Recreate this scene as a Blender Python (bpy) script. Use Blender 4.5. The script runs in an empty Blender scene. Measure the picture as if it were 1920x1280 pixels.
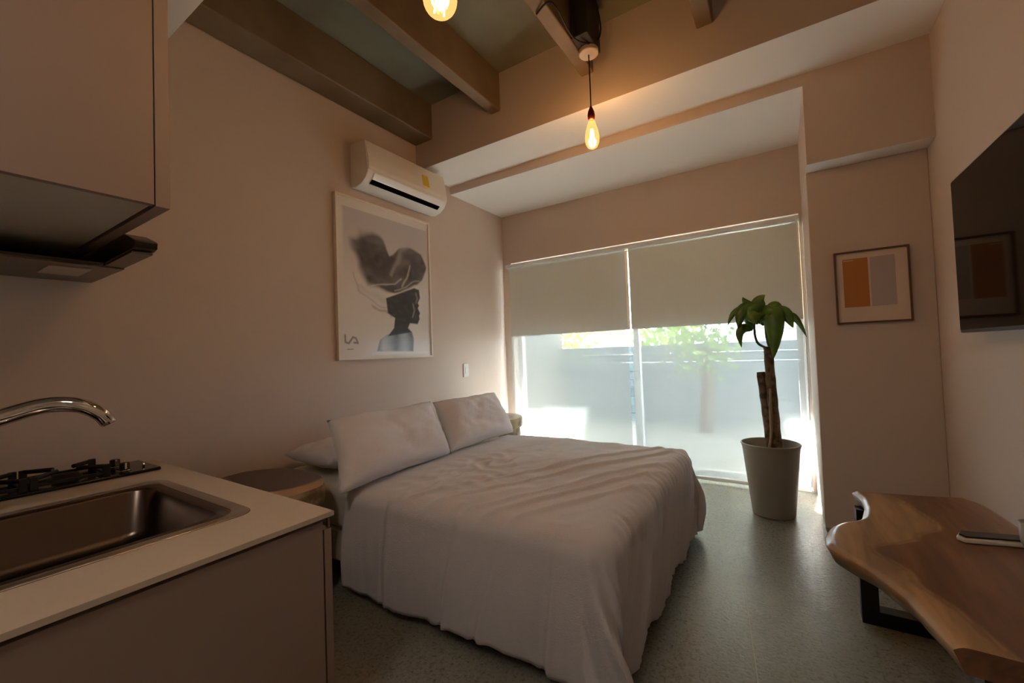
import bpy, bmesh, math, random
from mathutils import Vector, Matrix, noise
random.seed(7)
C = bpy.context.scene.collection
PI = math.pi

# ------------------------------------------------------------------ camera
YAW, PIT, ROL, F = -0.5712424, 0.028581, -0.0364119, 786.98883
CAM = Vector((2.3176, 0.0, 1.0135))
def ray(u, v):
    X = (u-960)/F; Y = (v-640)/F
    c, s = math.cos(ROL), math.sin(ROL); X, Y = X*c+Y*s, -X*s+Y*c
    c, s = math.cos(PIT), math.sin(PIT); z = -Y*c+s; f = c+Y*s
    c, s = math.cos(YAW), math.sin(YAW)
    return Vector((X*c+f*s, -X*s+f*c, z))
fw = ray(960, 640); rt = (ray(961, 640)-fw).normalized(); up = (fw-ray(960, 641)).normalized()
cam_data = bpy.data.cameras.new('camera'); cam = bpy.data.objects.new('camera', cam_data); C.objects.link(cam)
M = Matrix((rt, up, -fw.normalized())).transposed().to_4x4(); M.translation = CAM
cam.matrix_world = M
cam_data.sensor_width = 36; cam_data.sensor_fit = 'HORIZONTAL'; cam_data.lens = F/1920*36
cam_data.clip_start = .02
bpy.context.scene.camera = cam

# ------------------------------------------------------------------ light and exposure
vs = bpy.context.scene.view_settings
vs.view_transform = 'Standard'; vs.look = 'None'; vs.exposure = 1.46; vs.gamma = 1; vs.use_curve_mapping = False
world = bpy.data.worlds.new('world'); bpy.context.scene.world = world; world.use_nodes = True
wn = world.node_tree.nodes; bg = wn['Background']
bg.inputs[0].default_value = (.70, .86, 1.0, 1); bg.inputs[1].default_value = 6.2
sd = bpy.data.lights.new('sun', 'SUN'); sd.energy = 115; sd.angle = math.radians(1.2); sd.color = (1, .98, .93)
sun = bpy.data.objects.new('sun', sd); C.objects.link(sun)
SUN_DIR = Vector((.32, -.72, -1.0))          # direction the light travels
sun.rotation_euler = SUN_DIR.to_track_quat('-Z', 'Y').to_euler(); sun.location = (0, 6, 6)

# ------------------------------------------------------------------ helpers
def rgb(r, g, b):
    f = lambda c: ((c/255)/12.92 if c/255 <= .04045 else ((c/255+.055)/1.055)**2.4)
    return (f(r), f(g), f(b), 1)
MATS = {}
def mat(name, col, rough=.6, metal=0, spec=.5, bump=None, var=None, coat=0, sheen=0):
    """principled material; bump=(scale, strength); var=(scale, colour2, low, high) patchy noise mix"""
    if name in MATS: return MATS[name]
    m = bpy.data.materials.new(name); m.use_nodes = True; nt = m.node_tree; N = nt.nodes; L = nt.links
    b = N['Principled BSDF']
    b.inputs['Base Color'].default_value = col; b.inputs['Roughness'].default_value = rough
    b.inputs['Metallic'].default_value = metal; b.inputs['Specular IOR Level'].default_value = spec
    b.inputs['Coat Weight'].default_value = coat; b.inputs['Sheen Weight'].default_value = sheen
    tc = N.new('ShaderNodeTexCoord')
    if var:
        n = N.new('ShaderNodeTexNoise'); n.inputs['Scale'].default_value = var[0]; n.inputs['Detail'].default_value = 6
        L.new(tc.outputs['Object'], n.inputs['Vector'])
        r = N.new('ShaderNodeMapRange'); r.inputs[1].default_value = var[2]; r.inputs[2].default_value = var[3]
        L.new(n.outputs['Fac'], r.inputs[0])
        mx = N.new('ShaderNodeMix'); mx.data_type = 'RGBA'; mx.inputs[6].default_value = col; mx.inputs[7].default_value = var[1]
        L.new(r.outputs[0], mx.inputs[0]); L.new(mx.outputs[2], b.inputs['Base Color'])
    if bump:
        n = N.new('ShaderNodeTexNoise'); n.inputs['Scale'].default_value = bump[0]; n.inputs['Detail'].default_value = 4
        L.new(tc.outputs['Object'], n.inputs['Vector'])
        u = N.new('ShaderNodeBump'); u.inputs['Strength'].default_value = bump[1]; u.inputs['Distance'].default_value = .01
        L.new(n.outputs['Fac'], u.inputs['Height']); L.new(u.outputs[0], b.inputs['Normal'])
    MATS[name] = m; return m
def attr_mat(name, rough=.4, spec=.4, streak=None, coat=0):
    m = bpy.data.materials.new(name); m.use_nodes = True; nt = m.node_tree; b = nt.nodes['Principled BSDF']
    a = nt.nodes.new('ShaderNodeVertexColor'); a.layer_name = 'Col'
    b.inputs['Roughness'].default_value = rough; b.inputs['Specular IOR Level'].default_value = spec
    b.inputs['Coat Weight'].default_value = coat
    if streak:
        tc = nt.nodes.new('ShaderNodeTexCoord'); mp = nt.nodes.new('ShaderNodeMapping'); mp.inputs['Scale'].default_value = streak
        mp.inputs['Rotation'].default_value = (0, 0, .12)
        n = nt.nodes.new('ShaderNodeTexNoise'); n.inputs['Scale'].default_value = 1; n.inputs['Detail'].default_value = 7; n.inputs['Distortion'].default_value = .8
        nt.links.new(tc.outputs['Object'], mp.inputs[0]); nt.links.new(mp.outputs[0], n.inputs['Vector'])
        r = nt.nodes.new('ShaderNodeMapRange'); r.inputs[1].default_value = .3; r.inputs[2].default_value = .7; r.inputs[3].default_value = .62; r.inputs[4].default_value = 1.25
        nt.links.new(n.outputs['Fac'], r.inputs[0])
        mx = nt.nodes.new('ShaderNodeMix'); mx.data_type = 'RGBA'; mx.blend_type = 'MULTIPLY'; mx.inputs[0].default_value = 1
        nt.links.new(a.outputs['Color'], mx.inputs[6]); nt.links.new(r.outputs[0], mx.inputs[7]); nt.links.new(mx.outputs[2], b.inputs['Base Color'])
    else:
        nt.links.new(a.outputs['Color'], b.inputs['Base Color'])
    return m

def link(name, bm, m, parent=None, smooth=False, bevel=0, sub=0, seg=2):
    me = bpy.data.meshes.new(name)
    bmesh.ops.recalc_face_normals(bm, faces=bm.faces[:])
    bm.to_mesh(me); bm.free()
    for x in (m if isinstance(m, (list, tuple)) else [m]): me.materials.append(x)
    if smooth:
        for p in me.polygons: p.use_smooth = True
    o = bpy.data.objects.new(name, me); C.objects.link(o)
    if parent is not None:
        o.parent = parent
        o.matrix_parent_inverse = Matrix.Translation(-parent.location) if parent.type == 'EMPTY' and parent.parent is None else parent_inv(parent)
    if bevel:
        b = o.modifiers.new('bevel', 'BEVEL'); b.width = bevel; b.segments = seg; b.limit_method = 'ANGLE'; b.angle_limit = math.radians(35)
        if not smooth:
            for p in me.polygons: p.use_smooth = True
            w = o.modifiers.new('wn', 'WEIGHTED_NORMAL'); w.keep_sharp = True
    if sub:
        s = o.modifiers.new('sub', 'SUBSURF'); s.levels = sub; s.render_levels = sub
    return o
def parent_inv(p):
    m = Matrix.Identity(4); q = p
    while q is not None:                       # world matrix built by hand (no depsgraph update needed)
        m = q.matrix_parent_inverse @ Matrix.Translation(q.location) @ m if q.parent else Matrix.Translation(q.location) @ m
        q = q.parent
    return m.inverted()
def thing(name, label, cat, loc=(0, 0, 0), group=None):
    o = bpy.data.objects.new(name, None); C.objects.link(o); o.location = loc; o.empty_display_size = .05
    tag(o, label, cat, group); return o
def tag(o, label, cat, group=None):
    o['label'] = label; o['category'] = cat
    if group: o['group'] = group
    return o
def struct(o): o['kind'] = 'structure'; return o

def box(bm, x0, x1, y0, y1, z0, z1, mi=0):
    vs_ = [bm.verts.new((x, y, z)) for x in (x0, x1) for y in (y0, y1) for z in (z0, z1)]
    fs = [(0,1,3,2),(4,6,7,5),(0,4,5,1),(2,3,7,6),(0,2,6,4),(1,5,7,3)]
    out = []
    for f in fs:
        g = bm.faces.new([vs_[i] for i in f]); g.material_index = mi; out.append(g)
    return out       # -x +x -y +y -z(4) +z(5)
def B(*a, **k):
    bm = bmesh.new(); box(bm, *a, **k); return bm
def prism(bm, pts, axis, a0, a1, mi=0):
    """extrude polygon pts along axis between a0 and a1; pts in the two other axes order"""
    def P(p, a):
        return {'x': (a, p[0], p[1]), 'y': (p[0], a, p[1]), 'z': (p[0], p[1], a)}[axis]
    A = [bm.verts.new(P(p, a0)) for p in pts]; Bv = [bm.verts.new(P(p, a1)) for p in pts]
    fs = [bm.faces.new(A[::-1]), bm.faces.new(Bv)]
    n = len(pts)
    for i in range(n): fs.append(bm.faces.new((A[i], A[(i+1) % n], Bv[(i+1) % n], Bv[i])))
    for f in fs: f.material_index = mi
def lathe(bm, prof, c=(0, 0, 0), n=32, cap=True, ax='z', sx=1, sy=1):
    rings = []
    for r, h in prof:
        ring = []
        for i in range(n):
            a = 2*PI*i/n; x, y = r*math.cos(a)*sx, r*math.sin(a)*sy
            p = {'z': (x, y, h), 'x': (h, x, y), 'y': (x, h, y)}[ax]
            ring.append(bm.verts.new((p[0]+c[0], p[1]+c[1], p[2]+c[2])))
        rings.append(ring)
    for a, b in zip(rings, rings[1:]):
        for i in range(n): bm.faces.new((a[i], a[(i+1) % n], b[(i+1) % n], b[i]))
    if cap:
        bm.faces.new(rings[0][::-1]); bm.faces.new(rings[-1])
def smooth_path(pts, k=6):
    out = []; P = [Vector(p) for p in pts]
    for i in range(len(P)-1):
        p0 = P[max(i-1, 0)]; p1 = P[i]; p2 = P[i+1]; p3 = P[min(i+2, len(P)-1)]
        for j in range(k):
            t = j/k
            out.append(.5*((2*p1)+(-p0+p2)*t+(2*p0-5*p1+4*p2-p3)*t*t+(-p0+3*p1-3*p2+p3)*t**3))
    out.append(P[-1]); return out
def tube(bm, pts, r, n=12, k=6, rad=None):
    P = smooth_path(pts, k) if k > 1 else [Vector(p) for p in pts]
    rings = []; prev = None
    for i, p in enumerate(P):
        t = (P[min(i+1, len(P)-1)]-P[max(i-1, 0)]).normalized()
        if prev is None:
            u = t.cross(Vector((0, 0, 1)) if abs(t.z) < .9 else Vector((1, 0, 0))).normalized()
        else: u = (prev-t*prev.dot(t)).normalized()
        prev = u; w = t.cross(u)
        rr = rad(i/(len(P)-1)) if rad else r
        rings.append([bm.verts.new(p+(u*math.cos(2*PI*j/n)+w*math.sin(2*PI*j/n))*rr) for j in range(n)])
    for a, b in zip(rings, rings[1:]):
        for j in range(n): bm.faces.new((a[j], a[(j+1) % n], b[(j+1) % n], b[j]))
    bm.faces.new(rings[0][::-1]); bm.faces.new(rings[-1])
def rrect(x0, x1, y0, y1, r, n=6):
    pts = []
    for cx, cy, a0 in ((x1-r, y1-r, 0), (x0+r, y1-r, PI/2), (x0+r, y0+r, PI), (x1-r, y0+r, 1.5*PI)):
        for i in range(n+1):
            a = a0+PI/2*i/n; pts.append((cx+r*math.cos(a), cy+r*math.sin(a)))
    return pts

# ------------------------------------------------------------------ room dimensions (metres)
W = 2.9664; XR = 2.4712; Y1, Y2, Y2B, Y3 = 2.3241, 2.7197, 2.8561, 3.4936
H1, H2, H3, HB, HC = 2.4478, 2.3831, 1.9571, 2.6415, 2.9053
YK = .703; YB = -1.7; KZ = 2.40

wall_m = mat('wall_paint', rgb(212, 196, 184), .75, bump=(60, .05))
white_m = mat('ceiling_paint', rgb(247, 244, 238), .8)
beam_m = mat('beam_paint', rgb(130, 112, 86), .55, bump=(18, .15), var=(3, rgb(110, 90, 66), .4, .7))
panel_m = mat('ceiling_panel', rgb(128, 128, 108), .7, var=(2, rgb(112, 110, 92), .4, .6))

def floor_material():
    m = bpy.data.materials.new('polished_concrete'); m.use_nodes = True; nt = m.node_tree; N = nt.nodes; L = nt.links
    b = N['Principled BSDF']; tc = N.new('ShaderNodeTexCoord')
    v = N.new('ShaderNodeTexVoronoi'); v.inputs['Scale'].default_value = 130; L.new(tc.outputs['Object'], v.inputs['Vector'])
    r = N.new('ShaderNodeValToRGB'); r.color_ramp.elements[0].position = .0; r.color_ramp.elements[0].color = rgb(92, 88, 76)
    r.color_ramp.elements[1].position = .75; r.color_ramp.elements[1].color = rgb(142, 140, 130)
    e = r.color_ramp.elements.new(.28); e.color = rgb(124, 123, 113)
    L.new(v.outputs['Color'], r.inputs[0])
    n = N.new('ShaderNodeTexNoise'); n.inputs['Scale'].default_value = 1.7; n.inputs['Detail'].default_value = 8; L.new(tc.outputs['Object'], n.inputs['Vector'])
    r2 = N.new('ShaderNodeMapRange'); r2.inputs[1].default_value = .35; r2.inputs[2].default_value = .65; r2.inputs[3].default_value = .35; r2.inputs[4].default_value = .85; L.new(n.outputs['Fac'], r2.inputs[0])
    mx = N.new('ShaderNodeMix'); mx.data_type = 'RGBA'; mx.inputs[6].default_value = rgb(122, 124, 114); L.new(r2.outputs[0], mx.inputs[0]); L.new(r.outputs[0], mx.inputs[7])
    L.new(mx.outputs[2], b.inputs['Base Color'])
    n2 = N.new('ShaderNodeTexNoise'); n2.inputs['Scale'].default_value = 80; n2.inputs['Detail'].default_value = 5; L.new(tc.outputs['Object'], n2.inputs['Vector'])
    r3 = N.new('ShaderNodeMapRange'); r3.inputs[1].default_value = .3; r3.inputs[2].default_value = .7; r3.inputs[3].default_value = .22; r3.inputs[4].default_value = .42; L.new(n2.outputs['Fac'], r3.inputs[0]); L.new(r3.outputs[0], b.inputs['Roughness'])
    u = N.new('ShaderNodeBump'); u.inputs['Strength'].default_value = .12; u.inputs['Distance'].default_value = .01; L.new(n2.outputs['Fac'], u.inputs['Height']); L.new(u.outputs[0], b.inputs['Normal'])
    return m
floor_m = floor_material()

# ------------------------------------------------------------------ room shell
struct(link('floor', B(-.2, W+.2, YB-.2, Y3+.2, -.15, 0), floor_m))
jb = B(2.36, 2.364, -1.6, 2.3, .0, .0006); bmesh.ops.rotate(jb, cent=(2.36, .3, 0), matrix=Matrix.Rotation(.13, 3, 'Z'), verts=jb.verts[:])
struct(link('trim_1', jb, mat('joint', rgb(170, 166, 150), .5)))      # faint saw-cut joint in the concrete
struct(link('wall_left', B(-.2, 0, YB-.2, Y3+.2, 0, HC), wall_m))
struct(link('wall_right', B(W, W+.2, YB-.2, Y3+.2, 0, HC), wall_m))
struct(link('wall_rear', B(0, W, YB-.2, YB, 0, HC), wall_m))
WX0, WX1, WZ1 = .09, 2.452, 1.905
bm = bmesh.new()
box(bm, 0, WX0, Y3, Y3+.2, 0, HC); box(bm, WX1, W, Y3, Y3+.2, 0, HC); box(bm, WX0, WX1, Y3, Y3+.2, WZ1, HC)
struct(link('wall_far', bm, wall_m))
struct(link('wall_recess', B(XR, W, Y2B, Y3, 0, H3), [wall_m], bevel=.004))
bm = bmesh.new()                                   # deep soffit over the window bay, white underneath
f = box(bm, 0, W, Y1, Y3, H1, HC); f[4].material_index = 1
struct(link('trim_2', bm, [wall_m, white_m]))
bm = bmesh.new(); f = box(bm, 0, XR, Y2, Y3, H2, H1); f[4].material_index = 1
f = box(bm, XR, W, Y2, Y3, H3, H1); f[4].material_index = 1
struct(link('trim_3', bm, [wall_m, white_m]))
struct(link('ceiling', B(-.2, W+.2, YB-.2, Y3+.2, HC, HC+.15), panel_m))
bm = bmesh.new(); f = box(bm, 0, W, YB, YK, KZ, HC); f[4].material_index = 1
struct(link('ceiling_kitchen', bm, [wall_m, white_m]))

BX = [(0.004, .1814, 'dark painted ceiling beam running along the left wall above the air conditioner'),
      (.723, .80, 'painted ceiling beam behind the round globe bulb, second from left wall'),
      (1.385, 1.462, 'painted ceiling beam beside the teardrop pendant and its dark box'),
      (2.02, 2.10, 'painted ceiling beam right of the teardrop pendant, only its end in view')]
for x0, x1, lab in BX:
    bm = B(x0, x1, YK, Y1, HB, HC)
    o = link('ceiling_beam', bm, beam_m, bevel=.008); tag(o, lab, 'beam', 'ceiling beams')

# ------------------------------------------------------------------ window, blinds
alu = mat('white_aluminium', rgb(225, 228, 230), .35)
win = bpy.data.objects.new('window_1', None); C.objects.link(win); win.location = (1.27, Y3+.1, 0); struct(win)
bm = bmesh.new(); ya, yb = Y3+.09, Y3+.15
box(bm, WX0, WX1, ya, yb, 0, .05); box(bm, WX0, WX1, ya, yb, WZ1-.05, WZ1)
for x in (WX0, WX1-.045, 1.25): box(bm, x, x+.045, ya, yb, .05, WZ1-.05)
link('window_frame', bm, alu, win)
def glass_mat(name, col=(1, 1, 1, 1), gl=.06):
    m = bpy.data.materials.new(name); m.use_nodes = True; nt = m.node_tree; N = nt.nodes; L = nt.links
    N.remove(N['Principled BSDF']); t = N.new('ShaderNodeBsdfTransparent'); t.inputs[0].default_value = col
    g = N.new('ShaderNodeBsdfGlossy'); g.inputs['Roughness'].default_value = .02; mx = N.new('ShaderNodeMixShader'); mx.inputs[0].default_value = gl
    L.new(t.outputs[0], mx.inputs[1]); L.new(g.outputs[0], mx.inputs[2]); L.new(mx.outputs[0], N['Material Output'].inputs[0]); return m
pane_m = glass_mat('window_glass')
for x0, x1 in ((WX0+.045, 1.25), (1.295, WX1-.045)):
    link('window_pane', B(x0, x1, ya+.027, ya+.033, .05, WZ1-.05), pane_m, win)

def fabric(name, col, transp, transl):
    m = bpy.data.materials.new(name); m.use_nodes = True; nt = m.node_tree; N = nt.nodes; L = nt.links
    N.remove(N['Principled BSDF'])
    d = N.new('ShaderNodeBsdfDiffuse'); d.inputs[0].default_value = col
    t = N.new('ShaderNodeBsdfTranslucent'); t.inputs[0].default_value = col
    p = N.new('ShaderNodeBsdfTransparent')
    m1 = N.new('ShaderNodeMixShader'); m1.inputs[0].default_value = transl; L.new(d.outputs[0], m1.inputs[1]); L.new(t.outputs[0], m1.inputs[2])
    m2 = N.new('ShaderNodeMixShader'); m2.inputs[0].default_value = transp; L.new(m1.outputs[0], m2.inputs[1]); L.new(p.outputs[0], m2.inputs[2])
    L.new(m2.outputs[0], N['Material Output'].inputs[0]); return m
screen_m = fabric('screen_fabric', rgb(212, 220, 222), .32, .19)
black_m = fabric('blackout_fabric', rgb(230, 208, 180), .0, .06)
def grid_sheet(x0, x1, z0, z1, y, nx=10, nz=16, amp=.002):
    bm = bmesh.new(); V = [[bm.verts.new((x0+(x1-x0)*i/nx, y+amp*math.sin(i*1.3+j*.2), z0+(z1-z0)*j/nz)) for i in range(nx+1)] for j in range(nz+1)]
    for j in range(nz):
        for i in range(nx): bm.faces.new((V[j][i], V[j][i+1], V[j+1][i+1], V[j+1][i]))
    return bm
for (x0, x1, side, lab) in ((.105, 1.253, 'l', 'screen roller blind on the left half of the window, beside the bed head'),
                  (1.283, 2.437, 'r', 'screen roller blind on the right half of the window, behind the potted plant')):
    r = thing('roller_blind', lab, 'blind', ((x0+x1)/2, 3.43, 1.86), 'roller blinds over the window')
    link('fabric', grid_sheet(x0, x1, .035, 1.845, 3.43), screen_m, r, smooth=True)
    link('bottom_bar', B(x0, x1, 3.423, 3.437, .02, .042), alu, r, bevel=.003)
    bm = bmesh.new(); prism(bm, [(3.40, 1.842), (3.395, 1.862), (3.402, 1.872), (3.49, 1.872), (3.49, 1.842)], 'x', x0-.018, x1+.012)
    link('headrail', bm, alu, r)
    b = thing('blackout_blind', 'beige blackout blind half lowered behind the %s screen blind' % ('left' if side == 'l' else 'right'), 'blind', ((x0+x1)/2, 3.475, 1.84), 'half lowered blackout blinds')
    link('fabric', grid_sheet(x0-.01, x1+.01, 1.20, 1.84, 3.468), black_m, b, smooth=True)
    link('bottom_bar', B(x0-.01, x1+.01, 3.462, 3.474, 1.178, 1.2), mat('blind_bar', rgb(200, 192, 172), .5), b)
bm = bmesh.new(); tube(bm, [(2.45, 3.40, 1.85), (2.452, 3.40, 1.2), (2.45, 3.40, .5)], .003, n=6)
tag(link('blind_chain', bm, alu), 'thin white pull chain hanging at the right end of the right blind', 'chain')
struct(link('window_sill', B(WX0, WX1, Y3+.001, Y3+.088, 0, .012), mat('sill', rgb(225, 228, 228), .4)))

# ------------------------------------------------------------------ outside
ter = mat('terrace_concrete', rgb(160, 164, 164), .8, var=(4, rgb(146, 148, 146), .4, .6))
struct(link('floor_terrace', B(-3, 6, Y3+.2, 6.2, -.12, -.02), ter))
bm = bmesh.new()
for i in range(9): box(bm, -3, 6, 6.0+.03*(i % 2), 6.12, -.02+i*.12, .094+i*.12)
tag(link('terrace_parapet', bm, mat('siding', rgb(104, 118, 124), .7)), 'pale horizontal board parapet seen hazily through the blinds', 'parapet')
struct(link('wall_terrace', B(-.75, -.6, Y3+.2, 6.0, -.02, 2.6), mat('terrace_wall', rgb(128, 130, 128), .8)))
bm = bmesh.new()
box(bm, .62, .66, 5.7, 5.74, -.02, 2.2)
tag(link('terrace_post', bm, alu), 'slim pale post standing outside behind the left blind', 'post')
def house(x, y, w, h, col, lab):
    t = thing('house', lab, 'house', (x, y, 0))
    link('wall', B(x-w/2, x+w/2, y, y+4, -1, h), mat('house_wall_%s' % lab[:5], col, .8), t)
    bm = bmesh.new(); prism(bm, [(x-w/2-.3, h), (x+w/2+.3, h), (x, h+.9)], 'y', y-.3, y+4.3)
    link('roof', bm, mat('roof_tiles', rgb(150, 120, 100), .8), t)
    for i in range(2):
        link('window', B(x-w/4+i*w/2-.35, x-w/4+i*w/2+.35, y-.03, y+.02, .3, 1.1), mat('house_window', rgb(90, 100, 110), .3), t)
house(-3.4, 13, 4.2, 1.35, rgb(205, 200, 190), 'low pale house with pitched roof beyond the parapet, left')
house(5.4, 16, 5.0, 1.2, rgb(180, 178, 170), 'grey house with pitched roof beyond the parapet, right')
def tree(x, y, z, r, lab, n=420):
    t = thing('tree', lab, 'tree', (x, y, -.02 if y < 6 else -1))
    bm = bmesh.new(); tube(bm, [(x, y, -.02 if y < 6 else -1), (x+.05, y, z-r*.4), (x, y, z)], .08, n=8); link('trunk', bm, mat('bark', rgb(90, 75, 60), .9), t)
    bm = bmesh.new(); rnd = random.Random(int(x*10))
    for _ in range(n):
        v = Vector((rnd.gauss(0, 1), rnd.gauss(0, 1), rnd.gauss(0, .8))).normalized()*r*rnd.uniform(.35, 1)
        c = Vector((x, y, z))+v; a = Vector((rnd.uniform(-1, 1), rnd.uniform(-1, 1), rnd.uniform(-1, 1))).normalized()*r*.11
        b = a.cross(Vector((rnd.uniform(-1, 1), rnd.uniform(-1, 1), rnd.uniform(-1, 1)))).normalized()*r*.07
        bm.faces.new([bm.verts.new(c-a), bm.verts.new(c-b), bm.verts.new(c+a), bm.verts.new(c+b)])
    link('foliage', bm, mat('tree_leaves', rgb(120, 150, 62), .7), t)
tree(.6, 8.2, 1.2, .75, 'green tree beyond the parapet behind the right blind')
tree(1.5, 5.55, .98, .42, 'leafy green shrub on the terrace behind the right blind', 300)
tree(-2.2, 9.5, .9, .8, 'dark green tree beyond the parapet, left')
struct(link('ground', B(-30, 30, 6.2, 60, -1.2, -1.0), mat('ground', rgb(150, 150, 135), .9)))
struct(link('trim_4', B(-3, 6, Y3+.2, 4.72, 2.25, 2.4), ter))            # eave slab over the terrace
bm = bmesh.new(); prism(bm, [(.28, 4.70), (1.58, 4.70), (1.66, 5.45), (2.1, 5.45), (2.15, 4.70), (6, 4.70), (6, 9.5), (-2.2, 9.5), (-.35, 5.45)], 'z', 2.6, 2.66)  # unseen slab added to block sun; its notches shape patches on the blinds
tag(link('terrace_sun_blocker', bm, mat('sun_blocker_grey', rgb(170, 168, 160), .8)), 'added flat slab over the outer terrace, outline cut to shape the sun patches', 'canopy')

# ------------------------------------------------------------------ bed
fab = lambda n, c, b=.25: mat(n, c, .9, bump=(260, b), sheen=.2)
sheet_m = fab('duvet_cotton', rgb(206, 203, 206)); pil_m = fab('pillow_cotton', rgb(216, 212, 214)); base_m = fab('bed_fabric', rgb(196, 182, 160))
BY0, BY1, BX1 = 1.165, 2.455, 1.845
bed = thing('bed', 'double bed with pale fabric base standing against the left wall', 'bed', (.95, 1.8, 0))
link('base', B(.03, BX1-.02, BY0+.01, BY1-.01, .10, .25), base_m, bed, bevel=.015)
link('mattress', B(.03, BX1, BY0, BY1, .252, .435), fab('mattress_ticking', rgb(206, 196, 176)), bed, bevel=.035, seg=4)
for x in (.12, BX1-.12):
    for y in (BY0+.1, BY1-.1):
        bm = bmesh.new(); lathe(bm, [(.02, 0), (.028, .10)], (x, y, 0), 16); link('leg', bm, mat('dark_leg', rgb(30, 26, 22), .5), bed)

def duvet():
    R = .075; X0 = .70; X1 = BX1+.03-R; Ya = BY0-.03+R; Yb = BY1+.03-R; top = .462
    D = R*PI/2+(top-R-.045); nd = 30; nx = 120; ny = 100
    xs = [X0+(X1-X0)*i/nx for i in range(nx+1)]+[X1+D*(i+1)/nd for i in range(nd)]
    ys = [Ya-D*(nd-i)/nd for i in range(nd)]+[Ya+(Yb-Ya)*i/ny for i in range(ny+1)]+[Yb+D*(i+1)/nd for i in range(nd)]
    bm = bmesh.new(); V = []
    N = noise.noise
    for y in ys:
        row = []
        for x in xs:
            ox = max(0, x-X1); oy = (y-Yb) if y > Yb else (y-Ya if y < Ya else 0)
            px0 = x; cx = min(x, X1); cy = min(max(y, Ya), Yb); d = max(ox, abs(oy)); corner = 0
            if d == 0:
                out = 0; z = top; dx = dy = 0
            else:
                a = math.atan2(abs(oy), ox); dx = math.cos(a); dy = math.sin(a)*(1 if oy > 0 else -1); corner = math.sin(2*a)**1.5 if 0 < a < PI/2 else 0
                per = (cx-cy*(1 if oy >= 0 else -1))+a*.35
                per = cx*1.0+(cy if ox > 0 else 0)+(a*.30)
                if d < R*PI/2: th = d/R; out = R*math.sin(th); z = top-R+R*math.cos(th); h = 0
                else: h = d-R*PI/2; out = R; z = top-R-h
                hh = h/(D-R*PI/2)
                amp = .008+.020*corner+(.002 if ox > 0 else 0)
                slant = h*(.9 if ox > 0 else .25)
                pq = per+slant
                w = amp*(.25+.75*hh)*(math.sin(pq*17+2.5*N((pq*2, 0, 0)))+.5*math.sin(pq*43+3*N((pq*3, 5, 0))))
                if ox > 0: w += .008*(1-abs(N((pq*20, h*2, 8)))*2.4)+.005*N((pq*48, h*7, 1))
                if oy < 0 and ox == 0:
                    for f0, fs, fw_ in ((1.30, .18, .016), (1.50, .30, .02), (.95, .05, .02), (1.70, .12, .018)):
                        w -= .014*math.exp(-((px0+h*fs-f0)/fw_*1.5)**2)*(.35+.65*hh); w += .006*math.exp(-((px0+h*fs-f0-.025)/fw_)**2)*(.35+.65*hh)
                w += .006*hh*N((per*26, h*3, 3))
                out += w+hh*(.012+.055*corner)+.01*math.sin(hh*PI)
                z += hh*.010*math.sin(per*7+1)
            px = cx+dx*out; py = cy+dy*out
            # soft quilt relief on the flat top, fading over the roll
            k = max(0, 1-d/(R*2.2))
            u = px*.35+py*.94; v = px*.94-py*.35
            rel = .012*N((px*2.1, py*2.4, 1))+.004*(1-abs(N((u*5, v*15, 6)))*2)*min(1, max(0, (px-.8)/.3))+.007*N((u*2.2, v*11, 2))*min(1, max(0, (px-.9)/.4))+.003*N((px*9, py*9, 4))
            # crumpled embroidery patch
            g = math.exp(-(((px-1.05)/.20)**2+((py-1.60)/.42)**2)*1.2)
            rel += g*.008*(1-abs(N((px*14, py*10, 7)))*3.4)
            # long creases fanning to the far foot corner
            for q, s0 in ((.0, 1.15), (.05, 1.3), (.12, 1.5), (.18, 1.62), (.22, 1.75)):
                t = (py-1.35-q)-(px-s0)*1.9
                if px > .9: rel += .011*math.exp(-(t/.03)**2)*min(1, (px-.9)*4)
            sag = -.012*math.exp(-((px-.72)/.12)**2)
            z += k*(rel+sag)+ .006*(1-((py-1.81)/.65)**2)*(1 if d == 0 else 0)
            if d > 0 and z < .012: z = .012
            row.append(bm.verts.new((px, py, z)))
        V.append(row)
    for j in range(len(ys)-1):
        for i in range(len(xs)-1): bm.faces.new((V[j][i], V[j][i+1], V[j+1][i+1], V[j+1][i]))
    o = link('duvet', bm, sheet_m, smooth=True)
    s = o.modifiers.new('solid', 'SOLIDIFY'); s.thickness = .012; s.offset = -1
    return o
dv = duvet(); tag(dv, 'crumpled pale grey duvet draped over the bed down to the floor', 'duvet')

def pillow(name, lab, w, l, th, mtx, seed, group):
    """cushion: w along local x, l along local y, thickness along z"""
    bm = bmesh.new(); n = 26; top = []; bot = []
    for side, st in ((1, top), (-1, bot)):
        for j in range(n+1):
            row = []
            for i in range(n+1):
                a = -1+2*i/n; b = -1+2*j/n
                if side < 0 and (i in (0, n) or j in (0, n)): row.append(top[j][i]); continue
                px = a*(1-.05*(1-b*b)*a*a); pinch = 1-.06*(1-abs(b)**2)*abs(a)**3
                X = a*w/2*(1-.06*(1-(b*b))*(abs(a)**4)); Y = b*l/2*(1-.10*(1-(a*a))*(abs(b)**4))
                e = max(0, (1-a**4)*(1-b**4))**.6
                Z = side*th/2*e
                cr = noise.noise((a*2.2+seed, b*2.2, side*3))*.014*e+noise.noise((a*6+seed, b*3, side))*.008*e+.007*(1-abs(noise.noise((a*5+b*3+seed, b*2-a, 4)))*3)*e
                Z += cr + .01*noise.noise((a*1.1, b*1.3, seed))
                row.append(bm.verts.new(mtx @ Vector((X, Y, Z))))
            st.append(row)
    for st in (top, bot):
        for j in range(n):
            for i in range(n): bm.faces.new((st[j][i], st[j][i+1], st[j+1][i+1], st[j+1][i]))
    o = link(name, bm, pil_m, smooth=True); tag(o, lab, 'pillow', group); return o
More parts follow.
